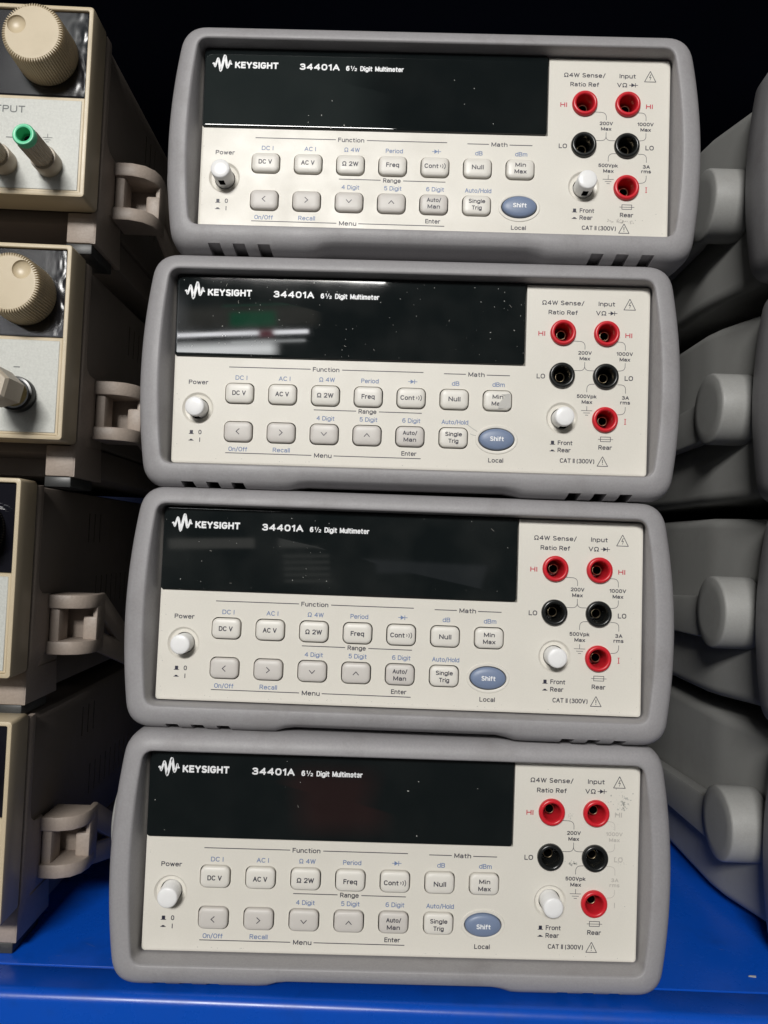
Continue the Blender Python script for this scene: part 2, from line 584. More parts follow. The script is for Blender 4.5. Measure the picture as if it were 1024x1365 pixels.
def stroke(mb, pts, w, y=-0.06, square=False):
    """flat ribbon along a polyline in (x, z); w is a number or one per point"""
    pts = [p for i, p in enumerate(pts) if i == 0 or math.hypot(p[0] - pts[i - 1][0], p[1] - pts[i - 1][1]) > 1e-5]
    n = len(pts)
    if n < 2:
        return
    ws = [w] * n if isinstance(w, (int, float)) else list(w)[:n]
    closed = math.hypot(pts[0][0] - pts[-1][0], pts[0][1] - pts[-1][1]) < 1e-4
    if square and not closed:
        def ext(a, b):
            q = math.hypot(a[0] - b[0], a[1] - b[1])
            return (a[0] + (a[0] - b[0]) / q * w * 0.42, a[1] + (a[1] - b[1]) / q * w * 0.42)
        e0, e1 = ext(pts[0], pts[1]), ext(pts[-1], pts[-2])
        pts = [e0] + list(pts[1:-1]) + [e1]
    L, R = [], []
    for i in range(n):
        if closed:
            p, q = pts[i - 1 if i > 0 else n - 2], pts[i + 1 if i < n - 1 else 1]
        else:
            p, q = pts[max(0, i - 1)], pts[min(n - 1, i + 1)]
        d0 = (pts[i][0] - p[0], pts[i][1] - p[1])
        d1 = (q[0] - pts[i][0], q[1] - pts[i][1])
        l0, l1 = math.hypot(*d0), math.hypot(*d1)
        d0 = (d0[0] / l0, d0[1] / l0) if l0 > 1e-9 else None
        d1 = (d1[0] / l1, d1[1] / l1) if l1 > 1e-9 else d0
        d0 = d0 or d1
        tx, tz = d0[0] + d1[0], d0[1] + d1[1]
        q = math.hypot(tx, tz)
        if q < 1e-6:
            tx, tz, q = d1[0], d1[1], 1.0
        tx, tz = tx / q, tz / q
        m = min(1.8, 1.0 / max(0.3, tx * d1[0] + tz * d1[1]))
        nx, nz = -tz * ws[i] / 2 * m, tx * ws[i] / 2 * m
        L.append((pts[i][0] + nx, y, pts[i][1] + nz))
        R.append((pts[i][0] - nx, y, pts[i][1] - nz))
    o = len(mb.v)
    mb.v += L + R
    for i in range(n - 1):
        mb.f.append((o + i, o + n + i, o + n + i + 1, o + i + 1))


def arc(p0, c, p1, n=8):
    return [((1 - t) ** 2 * p0[0] + 2 * t * (1 - t) * c[0] + t * t * p1[0],
             (1 - t) ** 2 * p0[1] + 2 * t * (1 - t) * c[1] + t * t * p1[1]) for t in [i / n for i in range(n + 1)]]


def smooth_curve(pts, n=8):
    out = []
    for i in range(len(pts) - 1):
        p0, p1, p2, p3 = pts[max(0, i - 1)], pts[i], pts[i + 1], pts[min(len(pts) - 1, i + 2)]
        for k in range(n):
            t = k / n
            out.append(tuple(0.5 * ((2 * b) + (c - a) * t + (2 * a - 5 * b + 4 * c - d) * t * t + (3 * b - a - 3 * c + d) * t ** 3)
                             for a, b, c, d in zip(p0, p1, p2, p3)))
    out.append(tuple(pts[-1]))
    return out


def rrect(cx, cz, w, h, r, y, k=6):
    pts = []
    for sx, sz, a0 in ((1, 1, 0), (-1, 1, 90), (-1, -1, 180), (1, -1, 270)):
        for i in range(k + 1):
            a = math.radians(a0 + 90 * i / k)
            pts.append((cx + sx * (w / 2 - r) + r * math.cos(a), y, cz + sz * (h / 2 - r) + r * math.sin(a)))
    return pts


# ------------------------------------------------------------------ setting: shelf and rack
def rotz(o, deg, pivot):
    o.matrix_world = Matrix.Translation(Vector(pivot) * S) @ Matrix.Rotation(math.radians(deg), 4, 'Z') @ Matrix.Translation(-Vector(pivot) * S)


YAW = -1.45
PIV = (0, 8, -47)
mb = MB()
# front rail: profile in (y, z), running along x
prof = [(7.4, -52), (7.4, -47.9), (6.9, -47.25), (6.0, -47.0)]
for i in range(9):
    a = math.radians(90 * i / 8)
    prof.append((-9.0 - 4.5 * math.sin(a), -51.5 + 4.5 * math.cos(a)))
prof += [(-13.5, -110), (-9, -110)]
mb.ring_loft([[(x, y, z) for y, z in prof] for x in [-700 + 14 * i for i in range(112)]])
rail = structure(mb.build('shelf_edge', 'shelf_blue', sharp=60))
rotz(rail, YAW, PIV)
mb = MB().box(-700, 850, 8.3, 560, -52, -47.05, 0.7)
deck = structure(mb.build('shelf', 'shelf_blue'))
rotz(deck, YAW, PIV)
mb = MB().box(-700, 850, 500, 506, -52, 900)
structure(mb.build('rack_back', 'rack_navy'))
mb = MB().box(-700, 850, -4, 560, 468, 505, 1.5)
up_shelf = structure(mb.build('upper_shelf', 'rack_navy'))
mb = MB()
for x, z in ((0, 0),):
    pass
mb.add([(-2, 0, 0), (-1, 0.4, 0.15), (2, 0.2, 0.2), (1.6, -0.9, 0.1)], [(0, 1, 2, 3)])
mb.add([(-2, 0, 0.5), (-1, 0.4, 0.5), (2, 0.2, 0.5), (1.6, -0.9, 0.5)], [(0, 3, 2, 1)])
rngs = random.Random(11)
sc = MB()
for _ in range(26):
    x, y = rngs.uniform(-110, 330), rngs.uniform(10, 70)
    a, l = rngs.uniform(-0.6, 0.6), rngs.uniform(1.5, 9)
    w_ = rngs.uniform(0.06, 0.16)
    nx, ny = -math.sin(a) * w_, math.cos(a) * w_
    p0, p1 = (x, y), (x + l * math.cos(a), y + l * math.sin(a))
    sc.poly([(p0[0], p0[1], -47.0), (p1[0] - nx, p1[1] - ny, -47.0), (p1[0], p1[1], -47.0), (p1[0] - .6 * l * math.cos(a) + nx, p1[1] - .6 * l * math.sin(a) + ny, -47.0)])
for _ in range(30):
    x, y, r_ = rngs.uniform(-110, 330), rngs.uniform(-6, 80), rngs.uniform(0.1, 0.4)
    z = -47.0 if y > 9 else -46.96
    sc.poly([(x + r_ * rngs.uniform(.5, 1.2) * math.cos(PI * i / 3), y + r_ * rngs.uniform(.5, 1.2) * math.sin(PI * i / 3), z) for i in range(6)])
scr = sc.build('shelf_scratches', 'scratch_blue', deck, fix=False)
chip = mb.build('paper_scrap', 'chip_white')
chip.location = (0.258, 0.014, -0.0468)
chip['label'] = 'tiny white scrap lying on the blue shelf at the right'
chip['category'] = 'scrap'

# ------------------------------------------------------------------ bench multimeter
NS, NC = 26, 8


def contour(xtl, xtr, xbl, xbr, zt, zb, r, bl, br, y, foot=0.0, off=0.0):
    """rounded outline with bowed sides; y may be a function of z. Anticlockwise seen from the front, from top right"""
    xtl += off; xbl += off; xtr -= off; xbr -= off
    zt -= off; zb += off
    bl_, br_ = bl, br
    r = max(0.8, r - off * 0.6)
    fy = y if callable(y) else (lambda z: y)
    H = zt - zb

    def lx(z):
        t = (z - zb) / H
        return xbl + (xtl - xbl) * t - bl_ * 4 * t * (1 - t)

    def rx(z):
        t = (z - zb) / H
        return xbr + (xtr - xbr) * t + br_ * 4 * t * (1 - t)

    pts = []
    # top: right -> left
    for i in range(NS):
        t = i / (NS - 1)
        pts.append((xtr - r + (xtl + r - xtr + r) * t, zt))
    cor = lambda a, c, b: [((1 - t) ** 2 * a[0] + 2 * t * (1 - t) * c[0] + t * t * b[0],
                            (1 - t) ** 2 * a[1] + 2 * t * (1 - t) * c[1] + t * t * b[1]) for t in [i / NC for i in range(1, NC)]]
    pts += cor((xtl + r, zt), (lx(zt - 0.2 * r), zt), (lx(zt - r), zt - r))
    for i in range(NS):
        z = zt - r + (zb + r - zt + r) * i / (NS - 1)
        pts.append((lx(z), z))
    pts += cor((lx(zb + r), zb + r), (lx(zb + 0.2 * r), zb), (xbl + r, zb))
    for i in range(NS * 2):
        t = i / (NS * 2 - 1)
        x = xbl + r + (xbr - r - xbl - r) * t
        lift = 0.0
        if foot:
            e = min(x - 24, 138 - x)
            lift = foot * max(0.0, min(1.0, e / 10)) ** 2 * (3 - 2 * max(0.0, min(1.0, e / 10)))
        pts.append((x, zb + lift))
    pts += cor((xbr - r, zb), (rx(zb + 0.2 * r), zb), (rx(zb + r), zb + r))
    for i in range(NS):
        z = zb + r + (zt - r - zb - r) * i / (NS - 1)
        pts.append((rx(z), z))
    pts += cor((rx(zt - r), zt - r), (rx(zt - 0.2 * r), zt), (xtr - r, zt))
    return [(a, fy(b), b) for a, b in pts]


def prot(p):
    # the lip stands further out towards its lower edge
    return lambda z: -(p * (1 + 0.40 * max(0.0, min(1.0, (58 - z) / 94))))


def outer(off, y, foot=2.2):
    return contour(-42.2, 204.3, -43.4, 205.8, 66.5, -46.9, 11.5, 5.3, 5.6, y, foot, off)


def bumper_mesh():
    mb = MB()
    rings = [outer(14, 24), outer(7, 24), outer(1.6, 23), outer(0.5, 20), outer(0, 10), outer(0, 3), outer(0.25, -0.6), outer(0.9, prot(2.9)), outer(1.9, prot(4.7)),
             outer(3.3, prot(5.95), 1.7), outer(4.9, prot(6.7), 1.0)]
    rings.append(contour(-34.4, 195.6, -34.2, 196.2, 58.9, -36.0, 5.5, 3.6, 4.3, prot(7.5)))
    rings.append(contour(-33.9, 195.1, -33.7, 195.7, 58.2, -35.4, 5.0, 3.4, 4.1, prot(7.25)))
    rings.append(contour(-33.6, 194.9, -33.4, 195.5, 57.8, -35.1, 4.7, 3.1, 3.8, prot(6.6)))
    rings.append(contour(-33.5, 196.7, -33.5, 196.9, 57.3, -34.9, 3.2, 0.3, 0.3, 0.5))
    rings.append(contour(-33.5, 196.7, -33.5, 196.9, 57.3, -34.9, 3.2, 0.0, 0.0, 6.0))
    rings.append(contour(-30, 193, -30, 193, 54, -31, 3, 0.0, 0.0, 6.0))
    rings.append(outer(14, 24))
    mb.ring_loft(rings)
    return mb


KEYS = [  # x, z, legend lines, style
    (0, 0, 'DC V'), (20.75, 0, 'AC V'), (41.42, 0, '\u03a9 2W'), (62.04, 0, 'Freq'), (82.65, 0, 'Cont'),
    (103.32, 0, 'Null'), (124, 0, 'Min|Max'),
    (0, -18.55, '<'), (20.7, -18.55, '>'), (41.42, -18.55, 'v'), (62.02, -18.55, '^'), (82.63, -18.5, 'Auto/|Man'),
    (103.39, -18.45, 'Single|Trig')]
JACKS = [(154.55, 33.75, 'r'), (175.4, 33.75, 'r'), (154.5, 13.15, 'k'), (175.35, 13.15, 'k'), (175.48, -7.65, 'r')]
PWR, FRS = (-20.1, -7.6), (155.1, -7.4)
CAP, SM = 2.15, 1.75


def diode(mb, cx, cz, w):
    stroke(mb, [(cx - w / 2, cz), (cx + w / 2, cz)], 0.28)
    h = w * 0.24
    mb.poly([(cx - h, -0.065, cz - h), (cx + h * 0.7, -0.065, cz), (cx - h, -0.065, cz + h)])
    stroke(mb, [(cx + h * 0.85, cz - h), (cx + h * 0.85, cz + h)], 0.32, -0.07)


def push_icon(mb, cx, cz, tall):
    if tall:
        mb.poly([(cx - 0.75, -0.06, cz - 0.65), (cx + 0.75, -0.06, cz - 0.65), (cx + 0.75, -0.06, cz + 0.95), (cx - 0.75, -0.06, cz + 0.95)])
    else:
        mb.poly([(cx - 0.8, -0.06, cz - 0.15), (cx + 0.8, -0.06, cz - 0.15), (cx + 0.5, -0.06, cz + 0.4), (cx - 0.5, -0.06, cz + 0.4)])
    b = -0.65 if tall else -0.15
    mb.poly([(cx - 1.25, -0.064, cz + b - 0.28), (cx + 1.25, -0.064, cz + b - 0.28), (cx + 1.25, -0.064, cz + b), (cx - 1.25, -0.064, cz + b)])


def legends(worn=False):
    d, b, r, fd = MB(), MB(), MB(), MB()
    for s, x, z, w in (('Function', 41.3, 12.75, 12.8), ('Power', -20.2, 5.0, 9.4), ('0', -18.6, -19.2, 1.5), ('I', -18.6, -22.9, .35),
                       ('Menu', 41.1, -28.8, 8.4), ('Enter', 82.4, -26.6, 7.2), ('Range', 61.9, -6.95, 8.6), ('Math', 113.7, 12.4, 7.8),
                       ('Local', 124.0, -28.6, 7.2), ('\u03a94W Sense/', 154.3, 48.2, 20.2), ('Ratio Ref', 154.4, 43.6, 14.0),
                       ('Input', 175.2, 48.2, 7.9), ('V\u03a9', 172.6, 43.7, 4.9), ('LO', 144.5, 12.6, 4.0), ('Rear', 176.0, -20.9, 6.4),
                       ('Front', 156.9, -19.2, 7.0), ('Rear', 156.5, -22.7, 6.2), ('CAT II (300V)', 162.8, -27.7, 16.4)):
        text(d, s, x, z, CAP if s not in ('LO',) else 2.3, w, bold=0.004)
    for s, x, z, w in (('200V', 165.3, 24.3, 6.4), ('Max', 165.3, 21.6, 5.0), ('500Vpk', 166.6, 3.4, 9.4), ('Max', 166.8, 0.7, 5.0)):
        text(d, s, x, z, SM, w, bold=0.012)
    t = fd if worn else d
    for s, x, z, w in (('1000V', 184.3, 24.3, 7.8), ('Max', 184.4, 21.6, 5.0), ('3A', 185.1, 3.2, 3.4), ('rms', 185.0, 0.9, 4.7)):
        text(t, s, x, z, SM, w, bold=0.012)
    text(t, 'LO', 186.5, 12.6, 2.3, 4.0, bold=0.004)
    text(r, 'HI', 144.4, 33.2, 2.3, 3.3, bold=0.012)
    t2 = fd if worn else r
    text(t2, 'HI', 186.0, 33.2, 2.3, 3.3, bold=0.012)
    text(t2, 'I', 185.2, -8.3, 2.5, 0.55)
    if not worn:
        stroke(r, [(184.7, -7.05), (185.7, -7.05)], 0.28, -0.065)
        stroke(r, [(184.7, -9.55), (185.7, -9.55)], 0.28, -0.065)
    for s, x, z, w in (('DC I', 0.5, 7.7, 5.7), ('AC I', 21.4, 7.8, 5.6), ('\u03a9 4W', 41.9, 7.9, 7.6), ('Period', 62.6, 7.85, 8.4), ('dB', 103.8, 7.8, 3.6),
                       ('dBm', 124.4, 7.85, 5.9), ('On/Off', 0.0, -26.85, 9.1), ('Recall', 21.0, -26.75, 8.2), ('4 Digit', 41.8, -10.8, 8.7),
                       ('5 Digit', 62.5, -10.8, 8.6), ('6 Digit', 83.1, -10.7, 8.7), ('Auto/Hold', 104.0, -10.8, 12.8)):
        text(b, s, x, z, CAP, w)
    diode(b, 83.2, 8.1, 4.4)
    diode(d, 178.1, 43.75, 4.4)
    for p in (((-5.6, 12.75), (33.8, 12.75)), ((49, 12.75), (88.2, 12.7)), ((-6, -28.8), (35.6, -28.85)), ((46.3, -28.8), (88.1, -28.9)),
              ((36, -6.85), (56.4, -6.9)), ((67.4, -6.95), (88, -7.0)), ((98.1, 12.4), (108.6, 12.4)), ((118.6, 12.3), (129.7, 12.3))):
        stroke(d, list(p), 0.36)
    for c in (-22.75, 150.9):
        push_icon(d, c, -19.3, True)
        push_icon(d, c, -23.0, False)
    # leader lines round the jacks
    LW = 0.22
    stroke(d, [(159.4, 29.9), (162.4, 29.85)] + arc((162.4, 29.85), (165.25, 29.8), (165.25, 27.4)) + [(165.25, 26.0)], LW)
    stroke(d, [(160.2, 15.7), (162.8, 15.7)] + arc((162.8, 15.7), (165.3, 15.7), (165.3, 18.0)) + [(165.3, 19.9)], LW)
    stroke(d, [(169.9, 15.8), (167.9, 15.8)] + arc((167.9, 15.8), (165.3, 15.75), (165.3, 18.0)), LW, -0.066)
    stroke(d, [(170.3, 9.4), (169.0, 9.35)] + arc((169.0, 9.35), (166.6, 9.3), (166.6, 6.8)) + [(166.6, 5.4)], LW)
    stroke(t, [(180.4, 30.0), (182.2, 29.95)] + arc((182.2, 29.95), (184.5, 29.9), (184.5, 27.4)) + [(184.5, 26.0)], LW)
    stroke(t, [(180.9, 16.0), (182.3, 16.1)] + arc((182.3, 16.1), (184.6, 16.2), (184.6, 18.4)) + [(184.6, 19.9)], LW)
    stroke(t, [(181.1, 9.4), (182.6, 9.4)] + arc((182.6, 9.4), (185.05, 9.4), (185.05, 7.0)) + [(185.05, 5.3)], LW)
    stroke(t, [(185.1, -1.2), (185.1, -2.4)] + arc((185.1, -2.4), (185.1, -4.9), (182.6, -4.95)) + [(181.4, -5.0)], LW)
    # earth, fuse and warning triangles
    stroke(d, [(166.8, -1.3), (166.8, -3.4)], LW)
    for z, w in ((-3.45, 5.3), (-4.55, 3.2), (-5.6, 1.5)):
        stroke(d, [(166.8 - w / 2, z), (166.8 + w / 2, z)], LW, -0.066)
    stroke(d, [(172.5, -17.0), (179.7, -17.0)], LW)
    for p in (((173.6, -15.85), (178.5, -15.85)), ((173.6, -18.05), (178.5, -18.05))):
        stroke(d, list(p), 0.26, -0.066)
    for x in (173.7, 178.4):
        stroke(d, [(x, -15.85), (x, -18.05)], 0.26, -0.07)
    for (tx, tz), (lx, lz), (rx, rz) in (((186.15, 50.9), (183.4, 45.6), (188.9, 45.6)), ((174.9, -25.3), (172.4, -29.9), (177.4, -29.9))):
        stroke(d, [(lx, lz), (tx, tz)], 0.3, -0.062)
        stroke(d, [(tx, tz), (rx, rz)], 0.3, -0.066)
        stroke(d, [(rx + 0.13, rz), (lx - 0.13, lz)], 0.3, -0.07)
    stroke(d, [(186.45, 49.3), (185.75, 47.75), (186.55, 47.9), (186.0, 46.3)], [0.35, 0.3, 0.3, 0.12], -0.074)
    stroke(d, [(174.9, -26.8), (174.9, -28.4)], 0.34, -0.074)
    stroke(d, [(174.9, -28.8), (174.9, -29.15)], 0.34, -0.074)
    return d, b, r, fd


def halves(mb, split=140):
    out = (MB(), MB())
    for f in mb.f:
        q = out[0 if mb.v[f[0]][0] < split else 1]
        o = len(q.v)
        q.v += [mb.v[i] for i in f]
        q.f.append(tuple(range(o, o + len(f))))
    return out


def key_mb(cx, cz, w, h, rad):
    mb = MB()
    rings = [rrect(cx, cz, w, h, rad, 3.0), rrect(cx, cz, w, h, rad, -0.7)]
    for off, y in ((0.12, -1.15), (0.42, -1.5), (0.9, -1.72), (2.2, -1.86), (3.4, -1.9)):
        rings.append(rrect(cx, cz, w - 2 * off, h - 2 * off, max(0.5, rad - off * 0.6), y))
    return mb.ring_loft(rings, True, True)


def ell(cx, cz, a, b, y, n=48):
    return [(cx + a * math.cos(2 * PI * i / n), y, cz + b * math.sin(2 * PI * i / n)) for i in range(n)]


def speckle_patch(mb, cx, cz, sx, sz, n, rng, lo=0.1, hi=0.45):
    for _ in range(n):
        x, z = rng.gauss(cx, sx), rng.gauss(cz, sz)
        r = rng.uniform(lo, hi)
        k = rng.randint(5, 7)
        a0 = rng.random() * 6
        mb.poly([(x + r * rng.uniform(.4, 1.2) * math.cos(a0 + 2 * PI * i / k), -0.05, z + r * rng.uniform(.4, 1.2) * math.sin(a0 + 2 * PI * i / k)) for i in range(k)])


def make_meter(label):
    root = empty('bench_multimeter', (0, 0, 0), label, 'multimeter', 'grey bumpered bench multimeters on the shelf')
    # ---- bumper with three slots under each end
    bumper = bumper_mesh().build('bumper', 'bumper_grey', root, sharp=50)
    cm = MB()
    for x0, sl in ((-23.3, 1.5), (-11.5, 1.5), (0.4, 1.5), (155.7, -1.5), (167.6, -1.5), (179.5, -1.5)):
        P = lambda x, y, z: (x, y, z)
        cm.ring_loft([[P(x0, -10.2, -50), P(x0 + 6.3, -10.2, -50), P(x0 + 6.0 - sl, -10.0, -43.6), P(x0 + 0.3 - sl, -10.0, -43.6)],
                      [P(x0, 30, -50), P(x0 + 6.3, 30, -50), P(x0 + 6.0 - sl, 30, -42.6), P(x0 + 0.3 - sl, 30, -42.6)]], True, True)
    cut(bumper, cm, 50)
    # ---- case behind the bumper
    cr = lambda x0, x1, z0, z1, y, r=6: rrect((x0 + x1) / 2, (z0 + z1) / 2, x1 - x0, z1 - z0, r, y, 4)
    mb = MB().ring_loft([cr(-34, 196.5, -41, 60.5, 14), cr(-34, 196.5, -41, 60.5, 27), cr(-36, 198.5, -41.5, 61, 40), cr(-44.5, 207, -42.5, 62, 74), cr(-46, 208.5, -43, 62.5, 90),
                         cr(-46, 208.5, -43, 62.5, 330), cr(-42, 204.5, -41, 60.5, 345)], True, True)
    body = mb.build('case', 'case_grey', root)
    # rear guard of the bumper (closes the case at its back end)
    outr = lambda o, y: outer(o, y, 0)
    MB().ring_loft([outr(6, 338), outr(1, 338), outr(0, 342), outr(0, 372), outr(4, 378)], True, True).build('rear_bumper', 'bumper_grey', root, sharp=50)
    # ---- carrying handle hubs and arms
    for s in (-1, 1):
        x0 = -38 if s < 0 else 200.5
        xe = -58.6 if s < 0 else 214.5
        cy, cz, R = 51.0, 8.5, 20.0
        mb = MB()
        rings = []
        for r, t in ((R, 0), (R, 0.93), (R - 0.35, 0.975), (R - 1.2, 1.0), (R - 7, 1.015)):
            x = x0 + (xe - x0) * t
            rings.append([(x, cy + r * math.cos(2 * PI * i / 48), cz + r * math.sin(2 * PI * i / 48)) for i in range(48)])
        mb.ring_loft(rings, True, True)
        hub = mb.build('handle_hub', 'bumper_pale', root)
        xa, xb = (-56.0, -47.2) if s < 0 else (209.7, 213.5)
        mb = MB().prism_x([(62, 20), (74, 16), (300, 4), (318, 0), (322, -6), (318, -12), (300, -14), (74, -8), (60, -6)], xa, xb, 2.0)
        mb.build('handle_arm', 'bumper_pale', root)
    mb = MB().box(-53, 211.5, 300, 316, -12.5, 1.5, 5, 3)
    mb.build('handle_grip', 'bumper_pale', root)
    # ---- cream front panel with openings for keys and sockets
    mb = MB()
    ring = lambda o, y, r: rrect(81.9, 11.2, 228.6 - 2 * o, 91.2 - 2 * o, r, y, 5)
    mb.ring_loft([ring(0, 5, 1.6), ring(0, 1.0, 1.6), ring(0.3, 0.35, 1.5), ring(0.9, 0.05, 1.2), ring(1.4, 0, 1.0)], True, True)
    panel = mb.build('front_panel', 'panel_cream', root, sharp=30)
    cm = MB()
    for x, z, s in KEYS:
        cm.ring_loft([rrect(x, z, 14.2, 10.4, 3.0, -3), rrect(x, z, 14.2, 10.4, 3.0, 8)], True, True)
    cm.ring_loft([ell(124.05, -18.6, 8.75, 5.55, -3), ell(124.05, -18.6, 8.75, 5.55, 8)], True, True)
    for x, z, s in JACKS:
        cm.lathe([(5.8, -3), (5.8, 8)], x, z, 40, True, True)
    for x, z in (PWR, FRS):
        cm.lathe([(7.6, -3), (7.6, -0.001), (6.6, 1.25), (5.05, 1.6), (5.05, 8)], x, z, 48, True, True)
    cm.box(-31.4, 137.0, -3, 3.2, 17.2, 58)
    cut(panel, cm, 30)
    # inner chassis plate seen only through the gaps
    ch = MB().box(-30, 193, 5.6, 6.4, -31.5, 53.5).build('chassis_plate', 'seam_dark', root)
    cm = MB()
    for x, z, s in JACKS:
        cm.lathe([(5.6, 3), (5.6, 9)], x, z, 24, True, True)
    cut(ch, cm)
    # collar round the shift key
    mb = MB()
    rings = [ell(124.05, -18.6, 8.75, 5.55, 0.5), ell(124.05, -18.6, 8.75, 5.55, -0.3), ell(124.05, -18.6, 9.1, 5.9, -0.45), ell(124.05, -18.6, 10.0, 6.9, -0.35), ell(124.05, -18.6, 10.35, 7.25, 0.2)]
    mb.ring_loft(rings).build('key_collar', 'panel_cream', root)
    # ---- display window
    mb = MB()
    dr = lambda o, y, r=1.2: rrect((136.3 - 32.3) / 2 + 0.1, (57.0 + 17.6) / 2, 168.6 - 2 * o, 39.4 - 2 * o, r, y, 4)
    mb.ring_loft([dr(0, 3), dr(0, -0.3), dr(0.12, -0.75), dr(0.5, -0.9), dr(1.0, -0.92)], True, True)
    disp = mb.build('display_window', 'gloss_black', root, sharp=25)
    mb = MB()
    yq = -0.97
    wv = [(-28.2, 48.9), (-27.5, 49.15), (-26.9, 47.6), (-26.2, 49.9), (-25.5, 51.6), (-24.7, 48.6), (-24.1, 45.7), (-23.3, 48.6), (-22.3, 53.0), (-21.6, 50.4), (-20.9, 47.2), (-20.1, 48.6),
          (-19.6, 50.5), (-19.15, 49.1), (-18.5, 49.0)]
    wd = [0.5, .8, .8, .95, .95, 1.2, 1.1, 1.25, 1.2, 1.25, 1.0, .95, .8, .75, .5]
    cv = smooth_curve([(a, b, c) for (a, b), c in zip(wv, wd)], 6)
    stroke(mb, [(a, b) for a, b, c in cv], [c for a, b, c in cv], yq)
    text(mb, 'KEYSIGHT', -6.4, 48.6, 3.3, 21.4, yq, bold=0.022)
    text(mb, '34401A', 24.6, 48.5, 3.2, 19.6, yq, bold=0.017)
    text(mb, '6', 38.4, 48.2, 2.5, 1.7, yq, bold=0.02)
    text(mb, '1', 40.1, 48.75, 1.5, 0.6, yq, bold=0.02)
    stroke(mb, [(40.55, 47.0), (41.65, 49.4)], 0.3, yq)
    text(mb, '2', 42.3, 47.7, 1.5, 1.15, yq, bold=0.02)
    text(mb, 'Digit', 47.5, 48.2, 2.5, 6.0, yq, bold=0.012)
    text(mb, 'Multimeter', 58.8, 48.2, 2.5, 14.0, yq, bold=0.012)
    mb.build('display_lettering', 'ink_white', disp, fix=False)
    # ---- printing on the panel
    d, b, r, fd = legends(False)
    d0, d1 = halves(d)
    da, db = halves(d0, 93)
    da.build('keypad_lettering', 'ink_dark', panel, fix=False)
    db.build('math_lettering', 'ink_dark', panel, fix=False)
    d1.build('socket_lettering', 'ink_dark', panel, fix=False)
    b.build('shifted_lettering', 'ink_blue', panel, fix=False)
    r.build('terminal_lettering', 'ink_red', panel, fix=False)
    # ---- keys
    for i, (x, z, s) in enumerate(KEYS):
        grey = s in '<>v^' or s.startswith('Auto')
        k = key_mb(x, z, 13.2, 9.4, 2.6).build('key', 'key_grey' if grey else 'key_cream', root)
        mb = MB()
        y = -1.97
        if s in '<>v^':
            q = {'<': [(.75, 1.35), (-.75, 0), (.75, -1.35)], '>': [(-.75, 1.35), (.75, 0), (-.75, -1.35)],
                 'v': [(-1.35, .75), (0, -.75), (1.35, .75)], '^': [(-1.35, -.75), (0, .75), (1.35, -.75)]}[s]
            stroke(mb, [(x + a, z + c) for a, c in q], 0.36, y)
        elif '|' in s:
            a, c = s.split('|')
            kw = {'Min': 5.1, 'Max': 5.8, 'Auto/': 6.9, 'Man': 6.0, 'Single': 8.0, 'Trig': 4.8}
            text(mb, a, x, z + 1.65, 2.0, kw[a], y, 0.008)
            text(mb, c, x, z - 1.6, 2.0, kw[c], y, 0.008)
        elif s == 'Cont':
            text(mb, s, x - 1.75, z, 2.2, 6.8, y, 0.008)
            for kk, (rr, hh) in enumerate(((0.5, .55), (0.8, .95), (1.1, 1.35))):
                xx = x + 2.5 + kk * 0.95
                stroke(mb, arc((xx, z + hh), (xx + rr, z), (xx, z - hh), 6), 0.32, y)
        else:
            text(mb, s, x, z, 2.25, {'DC V': 6.5, 'AC V': 6.5, 'Freq': 6.3, 'Null': 5.7}.get(s, 7.9), y, 0.008)
        mb.build('key_lettering', 'ink_dark', k, fix=False)
    mb = MB()
    rings = [ell(124.05, -18.6, 8.3, 5.1, 3), ell(124.05, -18.6, 8.3, 5.1, -0.9), ell(124.05, -18.6, 8.1, 4.9, -1.4), ell(124.05, -18.6, 7.5, 4.4, -1.75),
             ell(124.05, -18.6, 5.5, 3.1, -2.1), ell(124.05, -18.6, 2.5, 1.4, -2.25)]
    sk = mb.ring_loft(rings, True, True).build('shift_key', 'key_blue', root)
    sk['label'] = 'blue oval key'
    mb = MB()
    text(mb, 'Shift', 124.05, -18.5, 2.2, 6.6, -2.36, 0.014)
    mb.build('key_lettering', 'ink_white', sk, fix=False)
    # ---- sockets
    for x, z, c in JACKS:
        mb = MB()
        mb.lathe([(5.7, 4), (6.15, 0.2), (6.15, -0.9), (5.95, -1.5), (5.5, -1.85), (4.9, -1.9), (4.45, -1.65), (4.15, -1.0), (3.95, 0.5), (3.8, 3), (3.7, 13.5), (0.3, 13.6)], x, z, 48)
        j = mb.build('socket', 'jack_red' if c == 'r' else 'jack_black', root)
        MB().lathe([(2.25, 13), (2.25, 4.6)], x, z, 32).build('socket_sleeve', 'jack_black', j)
        MB().lathe([(2.26, 4.6), (2.2, 4.35), (2.05, 4.3), (1.92, 4.4), (1.9, 5.0)], x, z, 32).build('socket_contact', 'jack_brass', j)
        MB().lathe([(1.9, 5.0), (1.88, 12.0), (0.2, 12.01)], x, z, 24).build('socket_hole', 'hollow_shade', j)
    # ---- push switches
    for nm, (x, z), h in (('power_switch', PWR, 6.5), ('input_switch', FRS, 6.8)):
        mb = MB().lathe([(4.6, 5), (4.6, -h + 0.7), (4.4, -h + 0.25), (3.9, -h), (2, -h - 0.12)], x, z, 48, True, True)
        k = mb.build(nm, 'cap_white', root)
        mb = MB().box(x - 1.3, x + 1.3, -h + 3.2, 0.6, z - 4.75, z - 3.4)
        mb.build('switch_slot_shade', 'hollow_shade', k)  # black box painting the shade of the notch under the cap
    return root


def tree(o):
    out = [o]
    for ch in o.children:
        out += tree(ch)
    return out


def dup(root, parent=None):
    c = root.copy()
    C.objects.link(c)
    c.parent = parent
    for ch in list(root.children):
        dup(ch, c)
    return c


